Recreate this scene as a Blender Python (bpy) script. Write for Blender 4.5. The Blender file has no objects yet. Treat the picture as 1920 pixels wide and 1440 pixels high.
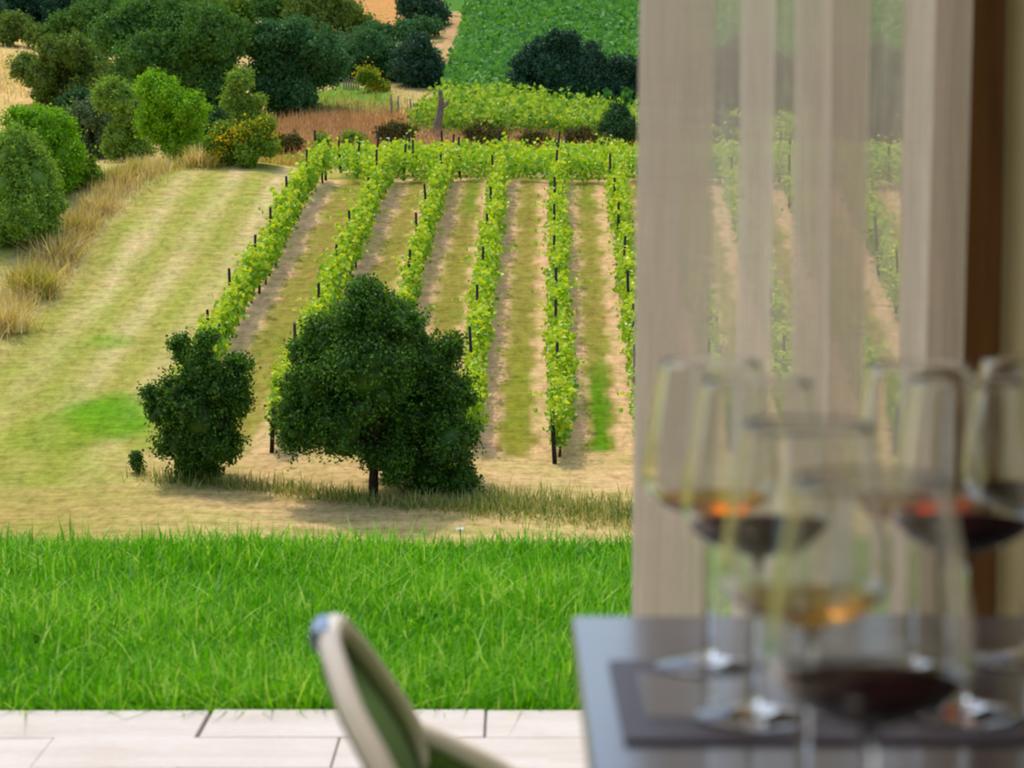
import bpy, math, random
import numpy as np
from mathutils import Vector, Matrix

SC = bpy.context.scene
COL = SC.collection
R = np.random.default_rng(7)
random.seed(7)

# ------------------------------------------------------------------ camera
EYE = 1.11
FPX = 1920 * 85.0 / 36.0
TANP = 410.0 / FPX
PITCH = math.atan(TANP)
cp, sp = math.cos(PITCH), math.sin(PITCH)

def ray(x, y):
    a, b = (x - 960) / FPX, (720 - y) / FPX
    return np.array([a, cp + b * sp, -sp + b * cp])

def at(x, y, Y):
    d = ray(x, y)
    return np.array([0, 0, EYE]) + d * (Y / d[1])

PROF_Y = [4.0, 7.0, 7.3, 9.0, 12, 20, 40, 55, 64, 70, 75, 108, 112, 126, 134, 300, 460]
PROF_Z = [-.035, -.035, -.10, -.9, -2.4, -5.4, -9.8, -9.85, -9.06, -8.46, -7.8, .26, .76, .9, 1.4, 24.7, 50.0]

def prof(Y):
    Y = np.asarray(Y, float)
    s = 0
    for o in (-.9, -.45, 0, .45, .9):
        s = s + np.interp(Y + o * np.clip((Y - 8) / 20, 0, 1), PROF_Y, PROF_Z)
    return s / 5

def terr(X, Y):
    X = np.asarray(X, float); Y = np.asarray(Y, float)
    z = prof(Y)
    w = np.clip((Y - 30) / 20, 0, 1)
    z = z + .36 * np.clip((-X - 8.6) / 3, 0, 1) * np.clip((Y - 92) / 12, 0, 1) * np.clip((134 - Y) / 12, 0, 1)
    z = z + w * (.06 * np.sin(X * .7 + Y * .31) + .05 * np.sin(X * .23 - Y * .53 + 1.0))
    z = z - .95 * np.clip((X - 0) / 9, 0, 1) * np.clip((Y - 136) / 8, 0, 1) * np.clip((172 - Y) / 12, 0, 1)
    far = np.clip((Y - 150) / 60, 0, 1)
    return z + far * (.5 * np.sin(X * .11 + 1.3) + .4 * np.sin(Y * .09 + X * .05))

_ys = np.linspace(40, 455, 8300)
def hit(x, y):
    d = ray(x, y)
    t = _ys / d[1]
    zr = EYE + d[2] * t
    k = np.nonzero(zr <= terr(d[0] * t, _ys))[0]
    Y = _ys[k[0]] if len(k) else 300.0
    return np.array([d[0] / d[1] * Y, Y, float(terr(d[0] / d[1] * Y, Y))])

def topix(X, Y, Z):
    dz = Z - EYE
    f = Y * cp - dz * sp
    u = Y * sp + dz * cp
    return 960 + FPX * X / f, 720 - FPX * u / f

cam_d = bpy.data.cameras.new('camera')
cam = bpy.data.objects.new('camera', cam_d); COL.objects.link(cam)
cam.location = (0, 0, EYE); cam.rotation_euler = (math.pi / 2 - PITCH, 0, 0)
cam_d.lens = 85; cam_d.sensor_width = 36; cam_d.clip_end = 2000; cam_d.clip_start = .05
cam_d.dof.use_dof = True; cam_d.dof.focus_distance = 14.0; cam_d.dof.aperture_fstop = 8.0
SC.camera = cam

# ------------------------------------------------------------------ helpers
def tag(o, label=None, cat=None, group=None, kind=None):
    if label: o['label'] = label
    if cat: o['category'] = cat
    if group: o['group'] = group
    if kind: o['kind'] = kind
    return o

def empty(name, loc, rz=0):
    o = bpy.data.objects.new(name, None); COL.objects.link(o)
    o.location = [float(v) for v in loc]; o.rotation_euler = (0, 0, rz); o.empty_display_size = .1
    return o

def mesh_np(name, V, F, mat, smooth=False, tint=None):
    """F: list of index arrays (n,k)"""
    me = bpy.data.meshes.new(name)
    V = np.asarray(V, np.float32)
    if isinstance(F, np.ndarray): F = [F]
    F = [np.asarray(f, np.int32) for f in F if len(f)]
    loops = np.concatenate([f.ravel() for f in F])
    starts = []; s = 0
    for f in F:
        n, k = f.shape
        starts.append(s + np.arange(n) * k); s += n * k
    starts = np.concatenate(starts)
    me.vertices.add(len(V)); me.loops.add(len(loops)); me.polygons.add(len(starts))
    me.vertices.foreach_set('co', V.ravel())
    me.loops.foreach_set('vertex_index', loops)
    me.polygons.foreach_set('loop_start', starts.astype(np.int32))
    me.polygons.foreach_set('use_smooth', np.full(len(starts), smooth))
    if tint is not None:
        a = me.attributes.new('tint', 'FLOAT', 'POINT'); a.data.foreach_set('value', np.asarray(tint, np.float32))
    me.update(calc_edges=True); me.validate()
    if mat: me.materials.append(mat)
    return me

def link(name, me, parent=None, loc=None):
    o = bpy.data.objects.new(name, me); COL.objects.link(o)
    if parent: o.parent = parent
    if loc is not None: o.location = [float(v) for v in loc]
    return o

class MB:
    """collects shapes, builds one mesh"""
    def __init__(s): s.V = []; s.F = {}; s.n = 0
    def add(s, V, F):
        V = np.asarray(V, float)
        for f in F:
            s.F.setdefault(len(f), []).append([i + s.n for i in f])
        s.V.append(V); s.n += len(V)
    def box(s, lo, hi, bev=0):
        lo = np.array(lo, float); hi = np.array(hi, float)
        b = min(bev, .49 * float((hi - lo).min()))
        if b <= 0:
            V = [[(lo, hi)[i][0], (lo, hi)[j][1], (lo, hi)[k][2]] for i in (0, 1) for j in (0, 1) for k in (0, 1)]
            s.add(V, [(0, 1, 3, 2), (4, 6, 7, 5), (0, 4, 5, 1), (2, 3, 7, 6), (0, 2, 6, 4), (1, 5, 7, 3)])
            return
        # bevelled in plan and at top/bottom edges
        V = []
        ring = lambda x0, y0, x1, y1, z: [(x0 + b, y0, z), (x1 - b, y0, z), (x1, y0 + b, z), (x1, y1 - b, z), (x1 - b, y1, z), (x0 + b, y1, z), (x0, y1 - b, z), (x0, y0 + b, z)]
        c = b * .5
        V += ring(lo[0] + c, lo[1] + c, hi[0] - c, hi[1] - c, lo[2])
        V += ring(lo[0], lo[1], hi[0], hi[1], lo[2] + b)
        V += ring(lo[0], lo[1], hi[0], hi[1], hi[2] - b)
        V += ring(lo[0] + c, lo[1] + c, hi[0] - c, hi[1] - c, hi[2])
        F = [tuple(range(7, -1, -1)), tuple(range(24, 32))]
        for k in range(3):
            for i in range(8):
                j = (i + 1) % 8
                F.append((k * 8 + i, k * 8 + j, k * 8 + 8 + j, k * 8 + 8 + i))
        s.add(V, F)
    def tube(s, P, rad, n=10, flat=1.0):
        P = np.asarray(P, float); m = len(P)
        rad = np.broadcast_to(np.asarray(rad, float), (m,))
        T = np.gradient(P, axis=0); T /= np.linalg.norm(T, axis=1)[:, None] + 1e-9
        ref = np.array([0, 0, 1.0]) if abs(T[0][2]) < .9 else np.array([1.0, 0, 0])
        V = []
        for i in range(m):
            a = np.cross(ref, T[i]); a /= np.linalg.norm(a) + 1e-9
            b = np.cross(T[i], a); ref = b if abs(np.dot(b, ref)) > .3 else ref
            for k in range(n):
                th = 2 * math.pi * k / n
                V.append(P[i] + rad[i] * (math.cos(th) * a * flat + math.sin(th) * b))
        F = [(i * n + k, i * n + (k + 1) % n, (i + 1) * n + (k + 1) % n, (i + 1) * n + k) for i in range(m - 1) for k in range(n)]
        F.append(tuple(range(n - 1, -1, -1))); F.append(tuple((m - 1) * n + k for k in range(n)))
        s.add(V, F)
    def lathe(s, prof, n=48, closed=False):
        """prof (r,z) list"""
        V = []; m = len(prof)
        for r, z in prof:
            for k in range(n):
                th = 2 * math.pi * k / n
                V.append((r * math.cos(th), r * math.sin(th), z))
        F = []
        mm = m if closed else m - 1
        for i in range(mm):
            j = (i + 1) % m
            for k in range(n):
                F.append((i * n + k, i * n + (k + 1) % n, j * n + (k + 1) % n, j * n + k))
        if not closed:
            F.append(tuple(range(n - 1, -1, -1))); F.append(tuple((m - 1) * n + k for k in range(n)))
        s.add(V, F)
    def build(s, name, mat, parent=None, loc=None, smooth=False, tint=None):
        V = np.concatenate(s.V)
        me = mesh_np(name, V, [np.array(f) for f in s.F.values()], mat, smooth, tint)
        return link(name, me, parent, loc)

def catmull(P, k=8):
    P = np.asarray(P, float); out = []
    Q = np.vstack([2 * P[0] - P[1], P, 2 * P[-1] - P[-2]])
    for i in range(1, len(Q) - 2):
        for t in np.linspace(0, 1, k, endpoint=False):
            p0, p1, p2, p3 = Q[i - 1:i + 3]
            out.append(.5 * (2 * p1 + (p2 - p0) * t + (2 * p0 - 5 * p1 + 4 * p2 - p3) * t * t + (3 * p1 - p0 - 3 * p2 + p3) * t ** 3))
    out.append(P[-1])
    return np.array(out)

def unit(v):
    return v / (np.linalg.norm(v, axis=-1, keepdims=True) + 1e-9)

def rnd_dir(n, rng=R):
    return unit(rng.normal(size=(n, 3)))

def leaf_quads(pos, nrm, size, rng=R, aspect=.62, tint=None):
    n = len(pos)
    u = unit(np.cross(nrm, rnd_dir(n, rng)))
    v = unit(np.cross(nrm, u))
    s = np.asarray(size)[:, None] if np.ndim(size) else size
    bend = nrm * (s * .18)
    V = np.stack([pos - u * s * .5 - bend, pos + v * s * .5 * aspect, pos + u * s * .5 - bend, pos - v * s * .5 * aspect], 1).reshape(-1, 3)
    F = np.arange(n * 4).reshape(n, 4)
    t = rng.random(n) if tint is None else tint
    return V, F, np.repeat(t, 4)

def ico(sub=2):
    import bmesh
    bm = bmesh.new(); bmesh.ops.create_icosphere(bm, subdivisions=sub, radius=1)
    V = np.array([v.co[:] for v in bm.verts]); F = np.array([[v.index for v in f.verts] for f in bm.faces]); bm.free()
    return V, F
ICO_V, ICO_F = ico(2)

# ------------------------------------------------------------------ materials
def srgb(r, g, b):
    f = lambda c: (c / 255 / 12.92) if c / 255 <= .04045 else ((c / 255 + .055) / 1.055) ** 2.4
    return (f(r), f(g), f(b), 1)

def mat(name):
    m = bpy.data.materials.new(name); m.use_nodes = True
    nt = m.node_tree; nt.nodes.clear()
    out = nt.nodes.new('ShaderNodeOutputMaterial')
    return m, nt, out

def N(nt, t, **kw):
    n = nt.nodes.new(t)
    for k, v in kw.items():
        if k.startswith('i_'):
            key = k[2:].replace('_', ' ')
            n.inputs[key].default_value = v
        else: setattr(n, k, v)
    return n

def L(nt, a, b): nt.links.new(a, b)

def ramp(nt, fac, stops):
    r = nt.nodes.new('ShaderNodeValToRGB'); e = r.color_ramp.elements
    while len(e) < len(stops): e.new(.5)
    for el, (p, c) in zip(e, stops):
        el.position = p; el.color = c
    L(nt, fac, r.inputs['Fac'])
    return r.outputs['Color']

def mixc(nt, fac, a, b, mode='MIX'):
    m = nt.nodes.new('ShaderNodeMix'); m.data_type = 'RGBA'; m.blend_type = mode
    if isinstance(fac, (int, float)): m.inputs[0].default_value = fac
    else: L(nt, fac, m.inputs[0])
    for s, i in ((a, 6), (b, 7)):
        if isinstance(s, tuple): m.inputs[i].default_value = s
        else: L(nt, s, m.inputs[i])
    return m.outputs[2]

def coords(nt, scale=(1, 1, 1)):
    tc = N(nt, 'ShaderNodeTexCoord'); mp = N(nt, 'ShaderNodeMapping')
    mp.inputs['Scale'].default_value = scale
    L(nt, tc.outputs['Object'], mp.inputs['Vector'])
    return mp.outputs['Vector']

def noise(nt, vec, scale, detail=3, rough=.55):
    n = N(nt, 'ShaderNodeTexNoise', i_Scale=scale, i_Detail=detail, i_Roughness=rough)
    L(nt, vec, n.inputs['Vector'])
    return n.outputs['Fac']

def plain(name, col, rough=.6, spec=.3, nscale=None, namt=.12, metal=0, bump=0, stretch=(1, 1, 1)):
    m, nt, out = mat(name)
    b = N(nt, 'ShaderNodeBsdfPrincipled'); b.inputs['Roughness'].default_value = rough
    b.inputs['Specular IOR Level'].default_value = spec; b.inputs['Metallic'].default_value = metal
    if nscale:
        v = coords(nt, stretch); f = noise(nt, v, nscale, 4)
        dark = tuple(c * (1 - namt * 2) for c in col[:3]) + (1,); lite = tuple(min(1, c * (1 + namt * 2)) for c in col[:3]) + (1,)
        L(nt, ramp(nt, f, [(.3, dark), (.7, lite)]), b.inputs['Base Color'])
        if bump:
            bp = N(nt, 'ShaderNodeBump', i_Strength=bump, i_Distance=.01); L(nt, f, bp.inputs['Height']); L(nt, bp.outputs[0], b.inputs['Normal'])
    else: b.inputs['Base Color'].default_value = col
    L(nt, b.outputs[0], out.inputs[0])
    return m

def foliage(name, c0, c1, c2, transl=.3, gloss=.04, p=(.1, .55, .95)):
    """three leaf colours picked per leaf by its own random value"""
    m, nt, out = mat(name)
    a = N(nt, 'ShaderNodeAttribute', attribute_name='tint')
    col = ramp(nt, a.outputs['Fac'], [(p[0], c0), (p[1], c1), (p[2], c2)])
    d = N(nt, 'ShaderNodeBsdfDiffuse'); t = N(nt, 'ShaderNodeBsdfTranslucent'); g = N(nt, 'ShaderNodeBsdfGlossy', i_Roughness=.45)
    L(nt, col, d.inputs[0])
    tc = mixc(nt, 1.0, col, (1.0, 1.0, .45, 1), 'MULTIPLY')
    L(nt, tc, t.inputs[0])
    x = N(nt, 'ShaderNodeMixShader'); x.inputs[0].default_value = transl
    L(nt, d.outputs[0], x.inputs[1]); L(nt, t.outputs[0], x.inputs[2])
    y = N(nt, 'ShaderNodeMixShader'); y.inputs[0].default_value = gloss
    L(nt, x.outputs[0], y.inputs[1]); L(nt, g.outputs[0], y.inputs[2])
    L(nt, y.outputs[0], out.inputs[0])
    return m

def fol(name, r, g, b, transl=.3, var=.35, gloss=.03):
    c = srgb(r, g, b)
    lo = tuple(v * (1 - var) for v in c[:3]) + (1,)
    hi = (min(1, c[0] * (1 + var * 1.3)), min(1, c[1] * (1 + var)), c[2] * (1 + var * .3), 1)
    return foliage(name, lo, c, hi, transl, gloss)

M = {}
M['oak'] = fol('oak_leaf', 92, 138, 50, .3)
M['oak_dark'] = fol('dark_oak_leaf', 62, 104, 50, .2)
M['oak_olive'] = fol('olive_oak_leaf', 118, 146, 56, .3)
M['oak_far'] = fol('far_oak_leaf', 84, 132, 70, .2)
M['oak_deep'] = fol('deep_oak_leaf', 60, 98, 68, .15)
M['bush_bright'] = fol('bright_bush_leaf', 134, 186, 6, .4)
M['bush_green'] = fol('green_bush_leaf', 142, 176, 60, .38)
M['bush_grey'] = fol('grey_bush_leaf', 112, 136, 86, .2)
M['bush_brown'] = fol('brown_bush_leaf', 104, 100, 36, .2)
M['tree_near'] = fol('field_tree_leaf', 82, 124, 34, .42, .65)
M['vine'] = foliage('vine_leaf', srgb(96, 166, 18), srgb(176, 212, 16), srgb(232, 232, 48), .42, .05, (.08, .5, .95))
M['vine_far'] = foliage('far_vine_leaf', srgb(78, 140, 56), srgb(104, 164, 66), srgb(134, 186, 76), .35, .03)
M['vine_mid'] = foliage('mid_vine_leaf', srgb(92, 150, 34), srgb(172, 204, 48), srgb(222, 226, 84), .4, .03)
M['broom'] = fol('broom_leaf', 128, 160, 34, .3)
M['blossom'] = foliage('broom_blossom', srgb(196, 160, 10), srgb(240, 200, 10), srgb(250, 220, 40), .3, .02)
M['dry'] = foliage('dry_grass', srgb(196, 168, 98), srgb(226, 200, 136), srgb(240, 226, 178), .35, .02)
M['drygreen'] = foliage('half_dry_grass', srgb(140, 146, 44), srgb(192, 176, 76), srgb(228, 202, 126), .35, .02)
M['dryred'] = foliage('red_dry_grass', srgb(186, 136, 92), srgb(210, 162, 116), srgb(226, 190, 144), .35, .02)
M['weed'] = foliage('weed_leaf', srgb(96, 134, 40), srgb(158, 164, 80), srgb(220, 198, 134), .35, .02)
M['lawn'] = foliage('lawn_grass', srgb(66, 142, 0), srgb(122, 196, 0), srgb(206, 230, 110), .45, .015, (.1, .55, .98))
M['bark'] = plain('bark', srgb(62, 50, 38), .9, .1, 6, .2)
M['post'] = plain('weathered_post', srgb(58, 50, 46), .85, .1, 9, .15)
M['post_pale'] = plain('pale_post', srgb(150, 140, 118), .85, .1, 9, .12)
M['stump'] = plain('dead_wood', srgb(136, 120, 104), .9, .1, 5, .2)

# ------------------------------------------------------------------ terrain
ROWS = [  # centre line of every vine row: (x, y) nearer end, (x, y) far end, in photo pixels put on the ground
    ((352, 786), (603, 341)), ((522, 838), (737, 341)), ((694, 850), (838, 341)), ((882, 838), (940, 342)),
    ((1050, 862), (1046, 342)), ((1212, 858), (1150, 342)), ((1352, 850), (1256, 342)), ((1505, 850), (1362, 342)),
    ((1655, 850), (1468, 342)), ((1808, 850), (1574, 342)), ((1962, 850), (1680, 342))]
ROWW = [(hit(*a), hit(*b)) for a, b in ROWS]

def inpoly(x, y, poly):
    ins = np.zeros(x.shape, bool); n = len(poly)
    for i in range(n):
        x1, y1 = poly[i]; x2, y2 = poly[(i + 1) % n]
        c = ((y1 > y) != (y2 > y)) & (x < (x2 - x1) * (y - y1) / (y2 - y1 + 1e-12) + x1)
        ins ^= c
    return ins

def lin(r, g, b): return np.array(srgb(r, g, b)[:3])

def build_terrain():
    ys = np.concatenate([np.arange(7.02, 40, 1.5), np.arange(40, 62, 1.0), np.arange(62, 114, .22), np.arange(114, 180, .6), np.arange(180, 300, 1.5), np.arange(300, 461, 8)])
    xs = np.concatenate([np.arange(-170, -34, 5), np.arange(-34, -14, .6), np.arange(-14, 16, .22), np.arange(16, 40, .7), np.arange(40, 171, 5)])
    X, Y = np.meshgrid(xs, ys)
    Z = terr(X, Y)
    px, py = topix(X, Y, Z)
    wob = 9 * np.sin(X * 1.7 + Y * .9) + 6 * np.sin(X * 3.1 - Y * 2.3)
    pxw = px + wob; pyw = py + wob * .45
    C = np.zeros(X.shape + (3,)); C[:] = lin(178, 158, 98)
    W = np.zeros(X.shape)                         # weight of fine noise type: 0 mown, 1 soil
    def put(mask, col, a=1.0): C[mask] = C[mask] * (1 - a) + lin(*col) * a
    # mown field on the slope, with lengthwise swaths
    field = (Y >= 71) & (Y < 113)
    put(field, (176, 166, 92))
    V0 = ROWW[0]
    rd = (V0[1] - V0[0]); tt = (Y - V0[0][1]) / rd[1]
    side = X - (V0[0][0] + rd[0] * tt)            # metres to the side of the first vine row
    left = field & (side < -.2)
    sw = .5 + .5 * np.sin(side * 2 * np.pi / 2.1 + .6 * np.sin(Y * .11) + .8)
    a = np.clip((sw - .45) * 2.2, 0, 1) * (.35 + .4 * (.5 + .5 * np.sin(Y * .21 + side)))
    C[left] = C[left] * (1 - a[left, None]) + lin(212, 192, 138) * a[left, None]
    a = np.clip((.35 - sw) * 3, 0, 1) * .75
    C[left] = C[left] * (1 - a[left, None]) + lin(162, 162, 76) * a[left, None]
    gz = np.clip((92 - Y) / 16, 0, 1) * .55
    C[left] = C[left] * (1 - gz[left, None]) + lin(158, 156, 72) * gz[left, None]
    def blob(cx, cy, rx, ry, col, amt):
        d = ((pxw - cx) / rx) ** 2 + ((pyw - cy) / ry) ** 2
        w = np.clip(1.25 - d, 0, 1) * amt * (Y < 114)
        C[:] = C * (1 - w[..., None]) + lin(*col) * w[..., None]
    blob(205, 780, 95, 50, (92, 152, 20), .85); blob(110, 815, 130, 45, (122, 150, 34), .6); blob(60, 880, 180, 40, (150, 150, 66), .6)
    blob(210, 640, 40, 18, (120, 156, 40), .6)
    # vineyard floor: bare soil under the rows, mown grass between
    dist = np.full(X.shape, 99.0); alley = np.zeros(X.shape)
    for a_, b_ in ROWW:
        d = b_ - a_; t = (Y - a_[1]) / d[1]
        dx = X - (a_[0] + d[0] * t)
        near = (t > -.06) & (t < 1.03)
        dist = np.where(near, np.minimum(dist, np.abs(dx)), dist)
    vy = field & (side > -.1) & (Y > 74) & (dist < 3)
    put(vy, (164, 152, 78))
    wav = .1 * np.sin(Y * 1.7 + X) + .07 * np.sin(Y * 3.7 - X * 2)
    s = np.clip((.92 + wav - dist) / .16, 0, 1) * vy
    C[:] = C * (1 - s[..., None]) + lin(224, 186, 140) * s[..., None]
    s2 = np.clip((dist - 1.08 - wav * .4) / .12, 0, 1) * vy * .4
    C[:] = C * (1 - s2[..., None]) + lin(146, 134, 60) * s2[..., None]
    gp = np.clip((dist - .95 - wav * .4) / .15, 0, 1) * vy
    def alleyblob(cx, cy, rx, ry, col, amt):
        d = ((pxw - cx) / rx) ** 2 + ((pyw - cy) / ry) ** 2
        w = np.clip(1.25 - d, 0, 1) * amt * gp
        C[:] = C * (1 - w[..., None]) + lin(*col) * w[..., None]
    alleyblob(1130, 790, 60, 130, (92, 140, 22), .9); alleyblob(970, 760, 70, 130, (140, 148, 46), .7)
    alleyblob(890, 370, 30, 50, (120, 146, 48), .7); alleyblob(690, 380, 40, 60, (146, 150, 62), .6); alleyblob(1110, 370, 40, 25, (130, 150, 50), .5)
    # straw strip and headland below the rows
    head = (Y > 64) & (Y < 75.6) & (px > 120)
    w = np.clip((75.4 - Y + wob * .03) / .8, 0, 1) * head * np.clip((px - 120) / 240, 0, 1)
    C[:] = C * (1 - w[..., None]) + lin(206, 176, 122) * w[..., None]
    ol = (Y < 71) & (Y > 60)
    w = ol * np.clip((420 - px) / 420, 0, 1) * .75
    C[:] = C * (1 - w[..., None]) + lin(168, 150, 84) * w[..., None]
    st = ol * (.5 + .5 * np.sin(Y * 5.2 + X * .35 + np.sin(X * .8))) * .45
    C[:] = C * (1 - st[..., None]) + lin(158, 150, 72) * st[..., None]
    put(Y < 60, (96, 128, 40))
    # ground beyond the crest
    far = Y >= 113
    put(far, (196, 170, 112))
    put(far & inpoly(pxw, pyw, [(470, 318), (470, 222), (600, 214), (750, 210), (800, 250), (900, 262), (1800, 262), (1800, 318)]), (180, 128, 84))
    put(far & inpoly(pxw, pyw, [(520, 228), (560, 178), (640, 160), (735, 172), (745, 216), (600, 222)]), (112, 146, 58))
    put(far & inpoly(pxw, pyw, [(560, 200), (640, 186), (735, 190), (735, 208), (600, 216)]), (160, 146, 84), .6)
    put(far & (Y > 156) & (px > 815), (88, 132, 58))
    put(far & inpoly(pxw, pyw, [(822, 118), (818, 60), (845, 28), (930, 2), (960, -40), (1100, -40), (935, 10), (880, 32), (856, 70), (866, 112)]), (200, 160, 118))
    put(far & (py < 60) & (px > 640) & (px < 830), (204, 150, 92))
    put(far & (px < 470) & (Y > 200), (74, 96, 56))
    put(far & (px < 110) & (py > 70) & (py < 240), (218, 184, 122))
    nr, nc = X.shape
    idx = np.arange(nr * nc).reshape(nr, nc)
    F = np.stack([idx[:-1, :-1], idx[:-1, 1:], idx[1:, 1:], idx[1:, :-1]], -1).reshape(-1, 4)
    m, nt, out = mat('ground_cover')
    at_ = N(nt, 'ShaderNodeAttribute', attribute_name='soilcol')
    v = coords(nt, (1, .55, 1)); v2 = coords(nt, (.35, 3.0, 1)); v3 = coords(nt, (1, 1, 1))
    n1 = noise(nt, v, 3.2, 6, .7); n2 = noise(nt, v2, 2.2, 4, .65); n3 = noise(nt, v3, .42, 3)
    k1 = ramp(nt, n1, [(.28, (.62, .60, .5, 1)), (.5, (1, 1, 1, 1)), (.74, (1.34, 1.3, 1.3, 1))])
    k2 = ramp(nt, n2, [(.3, (.8, .82, .72, 1)), (.7, (1.18, 1.14, 1.16, 1))])
    k3 = ramp(nt, n3, [(.35, (.9, 1.0, .82, 1)), (.65, (1.08, 1.02, 1.08, 1))])
    c = mixc(nt, 1, at_.outputs['Color'], k1, 'MULTIPLY'); c = mixc(nt, 1, c, k2, 'MULTIPLY'); c = mixc(nt, 1, c, k3, 'MULTIPLY')
    d = N(nt, 'ShaderNodeBsdfDiffuse'); L(nt, c, d.inputs[0])
    bp = N(nt, 'ShaderNodeBump', i_Strength=.6, i_Distance=.08); L(nt, n1, bp.inputs['Height']); L(nt, bp.outputs[0], d.inputs['Normal'])
    L(nt, d.outputs[0], out.inputs[0])
    me = mesh_np('hillside', np.stack([X, Y, Z], -1).reshape(-1, 3), F, m, True)
    ca = me.color_attributes.new('soilcol', 'FLOAT_COLOR', 'POINT')
    ca.data.foreach_set('color', np.concatenate([C.reshape(-1, 3), np.ones((nr * nc, 1))], 1).astype(np.float32).ravel())
    tag(link('hillside', me), 'grassy hillside with mown field, vineyard soil and dirt track', 'hillside', kind='structure')

build_terrain()

# ------------------------------------------------------------------ foliage makers
def crown_mesh(name, blobs, leaf, mtl, rng, cover=1.15, subs=20, subr=.37, core=.5, flat=1.0):
    """blobs: list of (centre, radius) relative to the tree base; leaves on clumps round each blob"""
    P, Nn, Vc, Fc = [], [], [], []
    nv = 0
    for c, r in blobs:
        c = np.asarray(c, float)
        k = np.arange(subs) + .5
        ph = np.arccos(1 - 2 * k / subs); th = np.pi * (1 + 5 ** .5) * k + rng.random() * 6
        D = np.stack([np.cos(th) * np.sin(ph), np.sin(th) * np.sin(ph), np.cos(ph)], 1)
        D = unit(D + rng.normal(size=D.shape) * .22)
        sc = c + D * (r * rng.uniform(.55, .78, (subs, 1))) * np.array([1, 1, flat])
        sr = r * subr * rng.uniform(.75, 1.2, subs)
        for q, rr in zip(sc, sr):
            n = int(min(1900, max(14, cover * 4 * np.pi * rr * rr / (leaf * leaf * .62)) * rng.choice([.35, .8, 1.0, 1.25])))
            d = rnd_dir(n, rng)
            d[:, 2] += .18; d = unit(d)
            rad = rr * (1 - .3 * rng.random(n) ** 2.0 + .2 * rng.normal(size=n))
            P.append(q + d * rad[:, None]); Nn.append(unit(d * .9 + rng.normal(size=(n, 3)) * .55 + np.array([0, 0, .3])))
            V = ICO_V * (rr * core) * (1 + .12 * rng.normal(size=(len(ICO_V), 1)))
            Vc.append(q + V); Fc.append(ICO_F + nv); nv += len(V)
        ns = 16                                            # sprigs that break the outline
        d = rnd_dir(ns, rng); d[:, 2] = d[:, 2] * .8 + .25; d = unit(d)
        for dd in d:
            m = int(rng.integers(9, 20)); t = rng.uniform(.8, 1.0 + rng.uniform(.1, .34), m)
            P.append(c + dd * (r * t)[:, None] + rng.normal(size=(m, 3)) * leaf * .7); Nn.append(rnd_dir(m, rng))
        V = ICO_V * (r * .56); Vc.append(c + V); Fc.append(ICO_F + nv); nv += len(V)
    P = np.concatenate(P); Nn = np.concatenate(Nn)
    sz = leaf * rng.uniform(.7, 1.3, len(P))
    V, F, T = leaf_quads(P, Nn, sz, rng)
    Vc = np.concatenate(Vc); Fc = np.concatenate(Fc)
    return mesh_np(name, np.concatenate([V, Vc]), [F, Fc + len(V)], mtl, False, np.concatenate([T, np.full(len(Vc), .42)]))

def tree(name, label, cat, group, base, blobs, mtl, leafpx=6.5, seed=1, trunk=True, part='crown', cover=1.15, trunk_r=None, depth=.35, blossoms=None, core=.5, Y=None):
    """base: pixel where it stands; blobs: (x, y, r) pixels of the clumps, given their own spread in depth"""
    rng = np.random.default_rng(seed)
    if Y is None: B = hit(*base)
    else:
        q = at(base[0], base[1], Y); B = np.array([q[0], Y, float(terr(q[0], Y))])
    Yb = B[1]; s = Yb / FPX
    root = empty(name, B)
    tag(root, label, cat, group)
    bl = []
    xm = np.mean([b[0] for b in blobs])
    wid = max(abs(b[0] - xm) + b[2] for b in blobs) * s
    for (x, y, r) in blobs:
        off = rng.uniform(-1, 1) * depth * wid
        c = at(x, y, Yb + off) - B
        c[2] = max(c[2], r * s * .5)
        bl.append((c, r * s))
    n0 = len(bl)
    for i in range(n0):                                  # depth: back clumps, so the crown is round seen from the side too
        c, r = bl[i]
        bl.append((c + np.array([rng.uniform(-.2, .2) * r, wid * rng.uniform(.35, .75), rng.uniform(-.1, .1) * r]), r * .85))
    leaf = leafpx * s
    cm = link(part, crown_mesh(part, bl, leaf, mtl, rng, cover, core=core), root)
    if trunk:
        top = np.mean([c for c, r in bl[:n0]], 0)
        tr = trunk_r or .035 * top[2] + .04
        t = MB()
        P = [np.array([0, 0, -.15]), np.array([0.02, 0, top[2] * .25]), np.array([top[0] * .3, top[1] * .3, top[2] * .6]), top]
        t.tube(catmull(P, 5), np.linspace(tr, tr * .45, 16), 9)
        for c, r in bl[:min(n0, 7)]:
            a = P[2] * .8
            t.tube(catmull([a, (a + c) / 2 + np.array([0, 0, .1]), c], 4), np.linspace(tr * .5, tr * .15, 9), 6)
        t.build('trunk', M['bark'], root, smooth=True)
    if blossoms:
        P = []
        for (x, y, r, n) in blossoms:
            c = at(x, y, Yb - .3) - B
            P.append(c + rng.normal(size=(n * 2, 3)) * r * s * np.array([.6, .35, .6]))
        P = np.concatenate(P)
        V, F, T = leaf_quads(P, rnd_dir(len(P), rng), leaf * .9 * rng.uniform(.7, 1.2, len(P)), rng, .8)
        o = link('blossoms', mesh_np('blossoms', V, F, M['blossom'], False, T), root)
        o['label'] = 'yellow blossoms'
    return root

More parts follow.
